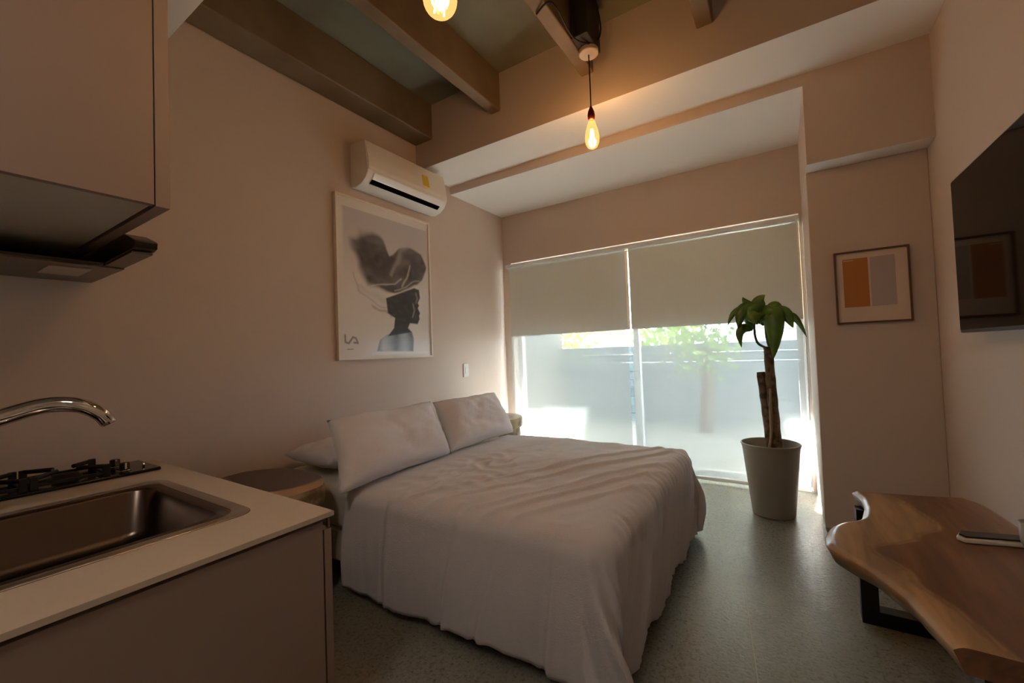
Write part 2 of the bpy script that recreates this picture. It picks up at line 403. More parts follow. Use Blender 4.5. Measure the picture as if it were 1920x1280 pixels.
def frame_from(origin, xa, ya):
    xa = Vector(xa).normalized(); ya = Vector(ya).normalized(); za = xa.cross(ya).normalized()
    m = Matrix((xa, ya, za)).transposed().to_4x4(); m.translation = Vector(origin); return m
# leaning pillows: local x along the bed width (+y), local y up the slope
pillow('pillow', 'plump pale grey pillow leaning at the near side of the bed', .715, .41, .15, frame_from((.637, 1.472, .603), (-.025, .695, .005), (-.275, .135, .255)), 1.3, 'leaning pillows')
pillow('pillow', 'plump pale grey pillow leaning at the window side of the bed', .66, .385, .14, frame_from((.625, 2.165, .604), (0, .64, .0), (-.25, .13, .247)), 5.1, 'leaning pillows')
pillow('pillow', 'flat pale pillow lying under the leaning pillow nearest the kitchen', .64, .40, .13, frame_from((.275, 1.53, .518), (0, 1, 0), (-1, 0, 0)), 8.1, None)

# ------------------------------------------------------------------ log slice bedside tables
def wood_rings(name, inner, outer, cx, cy, rr, side=False):
    m = bpy.data.materials.new(name); m.use_nodes = True; nt = m.node_tree; N = nt.nodes; L = nt.links; b = N['Principled BSDF']
    tc = N.new('ShaderNodeTexCoord'); mp = N.new('ShaderNodeMapping'); mp.inputs['Location'].default_value = (-cx, -cy, 0)
    L.new(tc.outputs['Object'], mp.inputs[0])
    w = N.new('ShaderNodeTexWave'); w.wave_type = 'RINGS'; w.rings_direction = 'Z'; w.inputs['Scale'].default_value = 22; w.inputs['Distortion'].default_value = 2.5; w.inputs['Detail'].default_value = 3
    L.new(mp.outputs[0], w.inputs['Vector'])
    g = N.new('ShaderNodeVectorMath'); g.operation = 'LENGTH'; s = N.new('ShaderNodeVectorMath'); s.operation = 'MULTIPLY'; s.inputs[1].default_value = (1, 1.2, 0)
    L.new(mp.outputs[0], s.inputs[0]); L.new(s.outputs[0], g.inputs[0])
    r = N.new('ShaderNodeMapRange'); r.inputs[1].default_value = rr*.68; r.inputs[2].default_value = rr*.74; L.new(g.outputs['Value'], r.inputs[0])
    mx = N.new('ShaderNodeMix'); mx.data_type = 'RGBA'; mx.inputs[6].default_value = inner; mx.inputs[7].default_value = outer; L.new(r.outputs[0], mx.inputs[0])
    mr = N.new('ShaderNodeMapRange'); mr.inputs[3].default_value = .78; mr.inputs[4].default_value = 1.1; L.new(w.outputs['Fac'], mr.inputs[0])
    mm = N.new('ShaderNodeMix'); mm.data_type = 'RGBA'; mm.blend_type = 'MULTIPLY'; mm.inputs[0].default_value = 1; L.new(mx.outputs[2], mm.inputs[6]); L.new(mr.outputs[0], mm.inputs[7])
    L.new(mm.outputs[2], b.inputs['Base Color']); b.inputs['Roughness'].default_value = .32; return m
bark_m = mat('stripped_bark', rgb(168, 150, 118), .8, bump=(14, .8), var=(9, rgb(110, 92, 66), .45, .65))
def log(bm, cx, cy, rx, ry, z0, z1, seed, nz=5, n=48, mi_side=1):
    rings = []
    for k in range(nz+1):
        z = z0+(z1-z0)*k/nz; ring = []
        for i in range(n):
            a = 2*PI*i/n; q = 1+.035*noise.noise((math.cos(a)*1.6+seed, math.sin(a)*1.6, 0))*2+.015*noise.noise((a*3, z*9, seed))
            e = 1-(.02 if k in (0, nz) else 0)
            ring.append(bm.verts.new((cx+rx*q*e*math.cos(a), cy+ry*q*e*math.sin(a), z)))
        rings.append(ring)
    for a, b in zip(rings, rings[1:]):
        for i in range(n): bm.faces.new((a[i], a[(i+1) % n], b[(i+1) % n], b[i])).material_index = mi_side
    bm.faces.new(rings[0][::-1]).material_index = mi_side; bm.faces.new(rings[-1]).material_index = 0
def stump(lab, cx, cy, rx, ry, ztop, seed, top_m):
    t = thing('log_table', lab, 'bedside table', (cx, cy, 0), 'log bedside tables')
    bm = bmesh.new(); log(bm, cx, cy, rx, ry, ztop-.075, ztop, seed); link('top_slab', bm, [top_m, bark_m], t, smooth=False)
    bm = bmesh.new(); log(bm, cx, cy, rx*.9, ry*.9, 0, ztop-.083, seed+3, 8); box(bm, cx-.05, cx+.05, cy-.05, cy+.05, ztop-.085, ztop-.074, 1)
    link('stump_base', bm, [top_m, bark_m], t)
stump('round dark log slice bedside table between kitchen counter and bed', .43, .945, .295, .195, .50, 1, wood_rings('log_top_dark', rgb(72, 44, 26), rgb(176, 132, 80), .35, 1.0, .385))
stump('pale log stump bedside table behind the pillows next to the window', .29, 2.82, .25, .23, .50, 7, wood_rings('log_top_pale', rgb(150, 130, 100), rgb(186, 170, 138), .29, 2.82, .25))

# ------------------------------------------------------------------ air conditioner
acw = mat('ac_plastic', rgb(236, 230, 220), .38)
AY0, AY1 = 1.727, 2.47
ac = thing('air_conditioner', 'white split air conditioner high on the left wall above the framed print', 'air conditioner', (0, (AY0+AY1)/2, 2.12))
prof = [(.002, 2.13), (.002, 2.415), (.125, 2.418), (.148, 2.408), (.157, 2.375), (.168, 2.30), (.176, 2.235), (.176, 2.205), (.150, 2.165), (.105, 2.135), (.05, 2.122)]
bm = bmesh.new(); prism(bm, prof, 'y', AY0, AY1); link('housing', bm, acw, ac, bevel=.006, seg=3)
bm = bmesh.new(); prism(bm, [(.150, 2.389), (.1575, 2.372), (.1735, 2.30), (.1815, 2.236), (.181, 2.212), (.176, 2.212), (.1765, 2.235), (.168, 2.30), (.152, 2.372)], 'y', AY0+.006, AY1-.006)
link('front_panel', bm, acw, ac)
bm = bmesh.new(); prism(bm, [(.172, 2.196), (.178, 2.199), (.158, 2.168), (.150, 2.162)], 'y', AY0+.05, AY1-.03); link('louvre', bm, mat('louvre_gloss', rgb(246, 246, 246), .15), ac)
bm = bmesh.new(); prism(bm, [(.152, 2.164), (.1535, 2.1605), (.128, 2.141), (.122, 2.143)], 'y', AY0+.05, AY1-.06); link('air_slot', bm, mat('black_slot', rgb(5, 5, 5), .95, spec=.05), ac)
bm = bmesh.new(); prism(bm, [(.1655, 2.343), (.1667, 2.343), (.1822, 2.26), (.180, 2.258)], 'y', 2.215, 2.275); link('energy_sticker', bm, mat('sticker', rgb(226, 190, 30), .5), ac)
bm = bmesh.new(); prism(bm, [(.1812, 2.257), (.1822, 2.258), (.1826, 2.237), (.1815, 2.236)], 'y', 2.222, 2.255); link('sticker_tail', bm, mat('sticker_white', rgb(240, 225, 150), .5), ac)

# ------------------------------------------------------------------ framed ink print on the left wall
def seg_d(p, a, b):
    ax, ay = a; bx_, by_ = b; dx, dy = bx_-ax, by_-ay; L = dx*dx+dy*dy
    t = 0 if L == 0 else max(0, min(1, ((p[0]-ax)*dx+(p[1]-ay)*dy)/L)); return math.hypot(p[0]-ax-dx*t, p[1]-ay-dy*t)
def poly_sd(p, poly):
    d = min(seg_d(p, poly[i], poly[(i+1) % len(poly)]) for i in range(len(poly))); ins = False
    for i in range(len(poly)):
        a, b = poly[i], poly[(i+1) % len(poly)]
        if (a[1] > p[1]) != (b[1] > p[1]) and p[0] < (b[0]-a[0])*(p[1]-a[1])/(b[1]-a[1])+a[0]: ins = not ins
    return d if ins else -d
def line_d(p, L): return min(seg_d(p, L[i], L[i+1]) for i in range(len(L)-1))
def sm(t): t = max(0, min(1, t)); return t*t*(3-2*t)
HAIR = [(1.699,1.803),(1.777,1.86),(1.873,1.868),(1.956,1.831),(2.023,1.731),(2.177,1.833),(2.236,1.814),(2.339,1.787),(2.368,1.714),(2.332,1.616),(2.287,1.549),(2.164,1.505),(2.05,1.465),(1.927,1.48),(1.829,1.523),(1.769,1.607),(1.733,1.693)]
FACE = [(1.977,1.429),(2.106,1.477),(2.245,1.529),(2.296,1.52),(2.304,1.459),(2.28,1.42),(2.292,1.40),(2.278,1.381),(2.300,1.345),(2.288,1.321),(2.294,1.30),(2.271,1.26),(2.194,1.264),(2.173,1.227),(2.211,1.198),(1.985,1.165),(2.041,1.223),(2.053,1.294),(1.991,1.326)]
GARM = [(1.986,1.179),(2.1,1.205),(2.211,1.198),(2.228,1.15),(2.22,1.057),(1.888,1.062),(1.915,1.137)]
def paint(y, z):
    c = [.80, .75, .70]                                   # paper
    def mix(col, k):
        for i in range(3): c[i] += (col[i]-c[i])*k
    p = (y, z)
    mix((.52, .48, .50), .75*sm((z-1.45)/.5)*sm((y-1.63)/.03))          # grey wash, upper part
    mix((.66, .62, .61), .5*sm((y-2.25)/.1)*sm((z-1.15)/.1))
    q = (y+.035*noise.noise((y*8, z*8, 0)), z+.035*noise.noise((y*8, z*8, 5)))
    d = poly_sd(q, HAIR)
    n = noise.noise((y*7+z*5, z*14-y*8, 2)); n2 = noise.noise((y*22, z*30, 4))
    soft = .05-.034*sm((y-1.80)/.25)
    tone = .085+.09*n+.04*n2+.07*sm((z-1.72)/.14)
    mix((tone*1.03, tone*.97, tone*.97), sm((d+soft*.6)/(soft*1.4))*.93)
    mix((.10, .095, .10), .8*sm(1-line_d(q, [(1.80, 1.78), (1.86, 1.66), (1.95, 1.60), (2.02, 1.70)])/.07)*(d > 0))
    mix((.10, .095, .10), .85*sm(1-line_d(q, [(2.24, 1.74), (2.27, 1.66), (2.26, 1.60)])/.05)*(d > 0))
    mix((.55, .52, .52), .45*sm(1-line_d(q, [(2.019, 1.603), (2.097, 1.73), (2.198, 1.867)])/.025))
    mix((.72, .68, .66), .65*sm(1-line_d(q, [(2.201, 1.70), (2.18, 1.594), (2.13, 1.53)])/.016))
    mix((.78, .74, .72), .6*sm(1-line_d(q, [(1.79, 1.50), (1.93, 1.515), (2.05, 1.54), (2.13, 1.585)])/.010))
    mix((.75, .71, .69), .5*sm(1-line_d(q, [(2.05, 1.49), (2.18, 1.53), (2.30, 1.60)])/.010))
    mix((.40, .37, .37), .5*sm(1-line_d(q, [(1.72, 1.56), (1.76, 1.46), (1.84, 1.40), (1.98, 1.37)])/.012))
    mix((.60, .57, .56), .5*sm(1-line_d(q, [(1.70, 1.62), (1.74, 1.52), (1.84, 1.44), (1.98, 1.42)])/.03)*(z < 1.5))
    mix((.3, .28, .28), .6*sm(1-line_d(q, [(1.86, 1.36), (1.95, 1.35), (2.02, 1.30)])/.02))
    dg = poly_sd(p, GARM)
    g = .36+.12*math.sin(y*42)+.05*n2
    mix((g*.88, g*.98, g*1.06), sm(dg/.012+.5))
    mix((.62, .66, .66), .75*sm(1-abs(y-1.945)/.05)*sm(dg/.01))
    df = poly_sd(p, FACE); k = .055+.03*max(0, n2)
    mix((k, k, k*1.02), sm(df/.008+.5))
    mix((.45, .44, .43), .75*sm(1-line_d(p, [(2.23, 1.408), (2.243, 1.36), (2.222, 1.31)])/.010))
    mix((.28, .27, .27), .7*sm(1-line_d(p, [(2.262, 1.49), (2.276, 1.45), (2.262, 1.42)])/.016))
    for L_, w_ in (([(1.644,1.166),(1.646,1.122),(1.672,1.116),(1.702,1.155),(1.724,1.148),(1.739,1.116),(1.709,1.12)], .0065), ([(1.66, 1.079), (1.70, 1.078)], .003)):
        mix((.22, .20, .19), .85*sm(1.4-line_d(p, L_)/w_))
    if z < 1.052 and y > 1.85: mix((.86, .84, .82), .9)
    if z > 1.993 or y > 2.385 or y < 1.625: c[:] = [.80, .75, .69]
    if z < 1.035: c[:] = [.80, .76, .70]
    return (c[0], c[1], c[2], 1)
PY0, PY1, PZ0, PZ1 = 1.592, 2.418, 1.010, 2.062
pic = thing('framed_print', 'large white framed ink print of a woman in profile, left wall below the air conditioner', 'picture', (0, 2.0, PZ0))
bm = bmesh.new(); fr = .014
for a in ((PY0, PY1, PZ0, PZ0+fr), (PY0, PY1, PZ1-fr, PZ1), (PY0, PY0+fr, PZ0+fr, PZ1-fr), (PY1-fr, PY1, PZ0+fr, PZ1-fr)): box(bm, .002, .03, *a)
link('frame', bm, mat('white_frame', rgb(232, 222, 208), .4), pic)
ny_, nz_ = 150, 190; bm = bmesh.new(); lay = bm.loops.layers.float_color.new('Col')
ys = [PY0+fr+(PY1-PY0-2*fr)*i/ny_ for i in range(ny_+1)]; zs = [PZ0+fr+(PZ1-PZ0-2*fr)*j/nz_ for j in range(nz_+1)]
V = [[bm.verts.new((.020, y, z)) for y in ys] for z in zs]; colr = {}
for j, z in enumerate(zs):
    for i, y in enumerate(ys): colr[V[j][i]] = paint(y, z)
for j in range(nz_):
    for i in range(ny_):
        f = bm.faces.new((V[j][i], V[j][i+1], V[j+1][i+1], V[j+1][i]))
        for l in f.loops: l[lay] = colr[l.vert]
link('print', bm, attr_mat('ink_print', .22, .5), pic)
link('backing', B(.003, .019, PY0+fr, PY1-fr, PZ0+fr, PZ1-fr), mat('card', rgb(200, 190, 175), .8), pic)

# light switch
sw = thing('light_switch', 'small white switch plate on the left wall between print and window', 'switch', (0, 2.85, .88))
link('plate', B(.0005, .008, 2.81, 2.878, .825, .94), mat('switch_plastic', rgb(240, 236, 230), .35), sw, bevel=.003)
link('rocker', B(.008, .011, 2.83, 2.858, .855, .91), mat('switch_plastic', rgb(240, 236, 230), .35), sw, bevel=.001)

# ------------------------------------------------------------------ small picture in the recess
py = Y2B
sp = thing('framed_print', 'small thin framed print with ochre and grey blocks on the recess wall', 'picture', (2.72, py, 1.1))
wood_f = mat('walnut_frame', rgb(98, 66, 44), .45)
bm = bmesh.new(); x0, x1, z0, z1, t = 2.572, 2.874, 1.106, 1.488, .008
for a in ((x0, x1, z0, z0+t), (x0, x1, z1-t, z1), (x0, x0+t, z0+t, z1-t), (x1-t, x1, z0+t, z1-t)): box(bm, a[0], a[1], py-.022, py-.001, a[2], a[3])
link('frame', bm, wood_f, sp)
link('mat_board', B(x0+t, x1-t, py-.012, py-.002, z0+t, z1-t), mat('mat_board', rgb(226, 208, 192), .5), sp)
link('ochre_block', B(2.608, 2.712, py-.0135, py-.012, 1.192, 1.448), mat('ochre_ink', rgb(188, 122, 52), .4), sp)
link('grey_block', B(2.72, 2.818, py-.0135, py-.012, 1.192, 1.448), mat('lilac_grey_ink', rgb(188, 176, 174), .4), sp)
bm = bmesh.new()
for i in range(7): box(bm, 2.612+i*.006, 2.6165+i*.006, py-.0142, py-.0135, 1.437, 1.4415)
link('caption', bm, mat('caption_ink', rgb(224, 190, 140), .5), sp)

# ------------------------------------------------------------------ television
tv = thing('television', 'flat black wall mounted television on the right wall above the wooden desk', 'television', (W, 1.8, 1.03))
link('bezel', B(2.902, 2.935, 1.255, 2.315, 1.030, 1.622), mat('tv_black', rgb(14, 12, 12), .35), tv, bevel=.004)
bm = B(2.900, 2.9022, 1.263, 2.307, 1.042, 1.614); link('screen', bm, mat('tv_glass', rgb(10, 7, 7), 0.05, spec=.1), tv)
link('wall_bracket', B(2.936, W-.0005, 1.6, 1.95, 1.2, 1.45), mat('tv_black', rgb(14, 12, 12), .35), tv)

# ------------------------------------------------------------------ potted plant
pot = thing('potted_plant', 'tall grey pot with a leafy bare caned plant in front of the window', 'plant', (2.23, 2.96, 0))
pot_m = mat('pot_grey', rgb(146, 138, 122), .5)
bm = bmesh.new(); lathe(bm, [(.02, .002), (.108, .002), (.112, .012), (.150, .395), (.157, .418), (.157, .424), (.150, .424), (.143, .395), (.13, .33), (.02, .33)], (2.23, 2.96, 0), 48)
link('pot', bm, pot_m, pot, smooth=True, bevel=.002)
bm = bmesh.new(); lathe(bm, [(.01, .352), (.08, .358), (.138, .35), (.135, .332)], (2.23, 2.96, 0), 32); link('soil', bm, mat('soil', rgb(58, 44, 34), .95, bump=(60, 1)), pot, smooth=True)
cane = mat('cane_bark', rgb(112, 92, 70), .8, bump=(40, .8), var=(25, rgb(70, 54, 40), .45, .6))
bm = bmesh.new(); tube(bm, [(2.262, 2.96, .33), (2.258, 2.96, .55), (2.250, 2.955, .8), (2.245, 2.95, 1.0)], .027, n=16, rad=lambda t: .030-.006*t+.0015*math.sin(t*40)); link('trunk', bm, cane, pot, smooth=True)
bm = bmesh.new(); tube(bm, [(2.235, 2.985, .33), (2.218, 2.985, .6), (2.200, 2.98, .845)], .024, n=16, rad=lambda t: .025-.001*t+.0015*math.sin(t*30)); link('trunk', bm, cane, pot, smooth=True)
bm = bmesh.new(); tube(bm, [(2.205, 2.955, .335), (2.235, 2.93, .45), (2.243, 2.925, .6), (2.246, 2.93, .75)], .007, n=8); link('stake', bm, mat('stake', rgb(150, 130, 104), .8), pot, smooth=True)
stem_m = mat('green_stem', rgb(70, 84, 40), .6)
bm = bmesh.new(); tube(bm, [(2.240, 2.95, .99), (2.196, 2.95, 1.02), (2.180, 2.95, 1.08), (2.182, 2.95, 1.17)], .007, n=8); link('branch', bm, stem_m, pot, smooth=True)
bm = bmesh.new(); tube(bm, [(2.252, 2.95, .99), (2.240, 2.95, 1.06), (2.238, 2.95, 1.13)], .007, n=8); link('branch', bm, stem_m, pot, smooth=True)
leaf_m = mat('glossy_leaf', rgb(88, 130, 44), .35, var=(8, rgb(62, 98, 32), .4, .6))
def leaf(path, w, tw=0.0):
    P = smooth_path(path, 5); bm = bmesh.new(); rows = []; n = len(P); w *= 1.25
    for i, p in enumerate(P):
        t = (P[min(i+1, n-1)]-P[max(i-1, 0)]).normalized(); s = i/(n-1)
        side = t.cross(Vector((math.sin(tw), math.cos(tw)*-1, .25))).normalized(); nrm = side.cross(t)
        ww = w*max(.05, math.sin(PI*min(1, (s*.93+.07))**.8)) if s < .995 else .001
        rows.append([bm.verts.new(p+side*ww*a+nrm*(-abs(a)*ww*.35)+nrm*.004*math.sin(s*9)*a) for a in (-1, -.5, 0, .5, 1)])
    for a, b in zip(rows, rows[1:]):
        for i in range(4): bm.faces.new((a[i], a[i+1], b[i+1], b[i]))
    o = link('leaf', bm, leaf_m, pot, smooth=True); s = o.modifiers.new('s', 'SOLIDIFY'); s.thickness = .0012
for path, w in [
    ([(2.17, 2.95, 1.18), (2.12, 2.94, 1.235), (2.07, 2.93, 1.21), (2.038, 2.92, 1.14)], .018),
    ([(2.18, 2.94, 1.19), (2.15, 2.90, 1.235), (2.115, 2.88, 1.20), (2.10, 2.87, 1.11)], .036),
    ([(2.18, 2.95, 1.19), (2.178, 2.96, 1.24), (2.140, 2.96, 1.28), (2.125, 2.96, 1.31)], .020),
    ([(2.19, 2.95, 1.18), (2.198, 2.96, 1.24), (2.215, 2.97, 1.29), (2.245, 2.97, 1.312)], .033),
    ([(2.20, 2.93, 1.19), (2.185, 2.89, 1.215), (2.185, 2.86, 1.18), (2.20, 2.85, 1.13)], .050),
    ([(2.17, 2.95, 1.11), (2.125, 2.93, 1.12), (2.10, 2.92, 1.08), (2.108, 2.92, 1.00)], .024),
    ([(2.24, 2.94, 1.13), (2.275, 2.88, 1.20), (2.285, 2.86, 1.08), (2.272, 2.86, .93)], .046),
    ([(2.24, 2.95, 1.13), (2.27, 2.96, 1.22), (2.30, 2.96, 1.245), (2.335, 2.95, 1.20)], .026),
    ([(2.25, 2.94, 1.14), (2.30, 2.92, 1.19), (2.345, 2.91, 1.18), (2.375, 2.90, 1.10)], .040),
    ([(2.25, 2.95, 1.13), (2.35, 2.94, 1.18), (2.40, 2.93, 1.14), (2.437, 2.92, 1.045)], .017),
    ([(2.20, 2.95, 1.14), (2.22, 2.91, 1.17), (2.245, 2.89, 1.16), (2.26, 2.88, 1.11)], .036),
    ([(2.19, 2.97, 1.16), (2.16, 3.03, 1.22), (2.15, 3.07, 1.17), (2.16, 3.08, 1.10)], .036),
    ]: leaf(path, w)

# ------------------------------------------------------------------ live edge desk
LE = [(2.03,2.512),(1.955,2.529),(1.848,2.526),(1.744,2.507),(1.706,2.482),(1.673,2.445),(1.616,2.415),(1.529,2.396),(1.469,2.395),(1.408,2.437),(1.367,2.470),(1.252,2.520),(1.07,2.560)]
RE = [(2.10,2.835),(2.056,2.862),(1.98,2.872),(1.836,2.882),(1.4,2.90),(1.07,2.93)]
def interp(T, y):
    T = sorted(T)
    if y <= T[0][0]: return T[0][1]
    for a, b in zip(T, T[1:]):
        if y <= b[0]: return a[1]+(b[1]-a[1])*(y-a[0])/(b[0]-a[0])
    return T[-1][1]
def sminterp(T, y, h=.012): return (interp(T, y-h)+interp(T, y)*2+interp(T, y+h))/4
desk = thing('live_edge_desk', 'live edge wooden slab desk with black metal legs below the television', 'desk', (2.7, 1.55, 0))
wood_d = attr_mat('slab_wood', .3, .5, streak=(26, 3.2, 26), coat=.15)
NX, NY = 56, 96; bm = bmesh.new(); lay = bm.loops.layers.float_color.new('Col'); top = []; bot = []; cv = {}
DZ, DT = .45, .048
SAP = [(2.03, .10), (1.85, .15), (1.70, .19), (1.60, .195), (1.55, .15), (1.50, .10), (1.42, .10), (1.32, .065), (1.2, .075), (1.07, .085)]
for j in range(NY+1):
    s = j/NY; rt_, rb_ = [], []
    for i in range(NX+1):
        u = (i/NX); u = u**1.25
        yfar = 2.03+.07*u**1.3; yn = 1.09-.015*u; y = yn+(yfar-yn)*s
        xl = sminterp(LE, y); xr_ = sminterp(RE, y); x = xl+(xr_-xl)*u
        e = min(x-xl, xr_-x); zt = DZ-.010*max(0, 1-(x-xl)/.022)**2-.006*max(0, 1-(xr_-x)/.02)**2
        sw_ = interp(SAP, y)+.012*noise.noise((y*9, x*5, 0))
        k = sm((x-xl-sw_)/.012); k2 = 1-sm((xr_-x-.06-.02*noise.noise((y*6, 0, 3)))/.02)
        g = .12*noise.noise((x*30+2*noise.noise((x*4, y*3, 0)), y*3.0, 1))
        sap = (.40+g*.8, .235+g*.5, .105+g*.25); core = (.185+g*.7, .082+g*.33, .034+g*.12)
        edge = .72 if x-xl < sw_ and x-xl > sw_-.010 else 1
        c = [a*edge+(b-a*edge)*k for a, b in zip(sap, core)]
        c = [a+(b-a)*k2*.6 for a, b in zip(c, (.36, .19, .10))]
        vt = bm.verts.new((x, y, zt)); inset = .012*max(0, 1-u*14)-.008*max(0, 1-(1-u)*14)
        vb = bm.verts.new((x+inset*1.4+.004*noise.noise((y*14, 2, 2)), y, DZ-DT+.004*noise.noise((x*9, y*9, 0))))
        cv[vt] = (*c, 1); cv[vb] = (.30, .165, .075, 1); rt_.append(vt); rb_.append(vb)
    top.append(rt_); bot.append(rb_)
def fq(a, b, c, d):
    f = bm.faces.new((a, b, c, d)); f.smooth = True
    for l in f.loops: l[lay] = cv[l.vert]
for j in range(NY):
    for i in range(NX): fq(top[j][i], top[j][i+1], top[j+1][i+1], top[j+1][i]); fq(bot[j][i], bot[j+1][i], bot[j+1][i+1], bot[j][i+1])
    fq(top[j][0], top[j+1][0], bot[j+1][0], bot[j][0]); fq(top[j][NX], bot[j][NX], bot[j+1][NX], top[j+1][NX])
def dupv(v, c):
    n_ = bm.verts.new(v.co); cv[n_] = c; return n_
for row_t, row_b in ((top[0], bot[0]), (top[NY], bot[NY])):
    ec = (.20, .085, .04, 1); a_ = [dupv(v, ec) for v in row_t]; b_ = [dupv(v, ec) for v in row_b]
    for i in range(NX): fq(a_[i], b_[i], b_[i+1], a_[i+1])
o = link('slab_top', bm, wood_d, desk)
blk = mat('black_steel', rgb(14, 13, 13), .4)
for yl in (1.96, 1.115):
    xa, xb = (2.515, 2.83) if yl > 1.5 else (2.60, 2.86)
    bm = bmesh.new(); th = .05
    box(bm, xa, xa+th, yl, yl+.05, 0, DZ-DT+.0); box(bm, xb-th, xb, yl, yl+.05, 0, DZ-DT); box(bm, xa+th, xb-th, yl, yl+.05, 0, .05); box(bm, xa+th, xb-th, yl, yl+.05, DZ-DT-.02, DZ-DT-.001)
    link('leg', bm, blk, desk)
rem = thing('remote_control', 'white remote control with black face lying on the wooden desk', 'remote control', (2.8, 1.68, DZ))
a = math.radians(10)
def rot(o_): return o_
bm = bmesh.new(); prism(bm, [(2.700, 1.655), (2.712, 1.635), (2.865, 1.675), (2.872, 1.70), (2.862, 1.725), (2.715, 1.69)], 'z', DZ+.0005, DZ+.014); link('body', bm, mat('remote_white', rgb(215, 210, 200), .35), rem, bevel=.004)
bm = bmesh.new(); prism(bm, [(2.706, 1.657), (2.716, 1.642), (2.860, 1.680), (2.866, 1.70), (2.858, 1.718), (2.717, 1.685)], 'z', DZ+.0142, DZ+.019); link('face', bm, mat('remote_black', rgb(12, 12, 12), .2), rem, bevel=.0015)
cup = thing('cup', 'pale grey cup on the wooden desk at the right edge of the photo', 'cup', (2.885, 1.80, DZ))
bm = bmesh.new(); lathe(bm, [(.01, .001), (.022, .001), (.028, .02), (.030, .07), (.027, .07), (.025, .02), (.01, .01)], (2.852, 1.665, DZ), 32); link('cup_body', bm, mat('cup_grey', rgb(170, 165, 158), .4), cup, smooth=True)

# ------------------------------------------------------------------ kitchen
cab_m = mat('cabinet_laminate', rgb(146, 124, 110), .5); top_m = mat('worktop_laminate', rgb(196, 178, 156), .42)
steel = mat('stainless_steel', rgb(100, 86, 76), .24, metal=1); chrome = mat('chrome', rgb(225, 220, 212), .06, metal=1)
CX, CY, CZ = 1.29, .688, .612
KY0 = -1.15
bm = bmesh.new(); hx0, hx1, hy0, hy1 = .475, 1.072, -.225, .558
box(bm, .001, CX, KY0, hy0, CZ-.012, CZ); box(bm, .001, CX, hy1, CY, CZ-.012, CZ); box(bm, .001, hx0, hy0, hy1, CZ-.012, CZ); box(bm, hx1, CX, hy0, hy1, CZ-.012, CZ)
bmesh.ops.remove_doubles(bm, verts=bm.verts[:], dist=1e-5)
tag(link('worktop', bm, top_m), 'pale laminate kitchen worktop holding the sink and hob', 'worktop')
cabn = thing('base_cabinet', 'taupe kitchen base cabinet under the worktop', 'cabinet', (.6, 0, 0))
link('side_panel', B(.001, CX-.008, CY-.024, CY-.004, 0, CZ-.045), cab_m, cabn)
link('side_panel', B(.001, CX-.03, KY0+.004, KY0+.024, 0, CZ-.019), cab_m, cabn)
link('back_panel', B(.001, .02, KY0+.024, CY-.024, 0, CZ-.019), cab_m, cabn)
link('base_panel', B(.02, CX-.06, KY0+.024, CY-.024, .08, .10), cab_m, cabn)
link('grip_rail', B(CX-.06, CX-.042, KY0+.024, CY-.010, CZ-.055, CZ-.019), mat('dark_rail', rgb(26, 20, 18), .4), cabn)
bm = bmesh.new(); box(bm, CX-.018, CX-.010, CY-.012, CY-.006, CZ-.044, CZ-.019); link('rail_end_cap', bm, mat('rail_cap', rgb(150, 120, 105), .4), cabn)
for a, b in ((.002, CY-.028), (-.56, -.002), (KY0+.026, -.564)):
    link('door', B(CX-.028, CX-.006, a+.0015, b-.0015, .06, CZ-.0215), cab_m, cabn, bevel=.001)

snk = thing('kitchen_sink', 'rectangular stainless steel sink set into the kitchen worktop', 'sink', (.78, .17, CZ))
loops = [(rrect(.45, 1.10, -.25, .585, .045), CZ+.0005), (rrect(.452, 1.098, -.248, .583, .045), CZ+.003), (rrect(.475, 1.075, -.225, .560, .05), CZ+.0035), (rrect(.482, 1.068, -.218, .553, .05), CZ+.0015),
         (rrect(.500, 1.045, -.19, .535, .06), CZ+.001), (rrect(.506, 1.039, -.184, .529, .06), CZ-.006), (rrect(.515, 1.030, -.172, .518, .06), CZ-.13), (rrect(.535, 1.010, -.15, .498, .06), CZ-.155), (rrect(.60, .95, -.08, .43, .06), CZ-.160), (rrect(.76, .79, .16, .19, .012), CZ-.163)]
bm = bmesh.new(); rings = [[bm.verts.new((x, y, z)) for x, y in pts] for pts, z in loops]
for a, b in zip(rings, rings[1:]):
    n = len(a)
    for i in range(n): bm.faces.new((a[i], a[(i+1) % n], b[(i+1) % n], b[i]))
bm.faces.new(rings[-1])
o = link('basin', bm, steel, snk, smooth=True)
rim_m = mat('brushed_rim', rgb(186, 176, 166), .3, metal=1)
bm = bmesh.new(); rr = [[bm.verts.new((x, y, z+.0008)) for x, y in pts] for pts, z in loops[:4]]
for a, b in zip(rr, rr[1:]):
    for i in range(len(a)): bm.faces.new((a[i], a[(i+1) % len(a)], b[(i+1) % len(a)], b[i]))
link('rim', bm, rim_m, snk, smooth=True)
bm = bmesh.new(); lathe(bm, [(.005, -.1595), (.035, -.158), (.038, -.160), (.038, -.163)], (.775, .175, CZ), 24); link('drain', bm, chrome, snk, smooth=True)

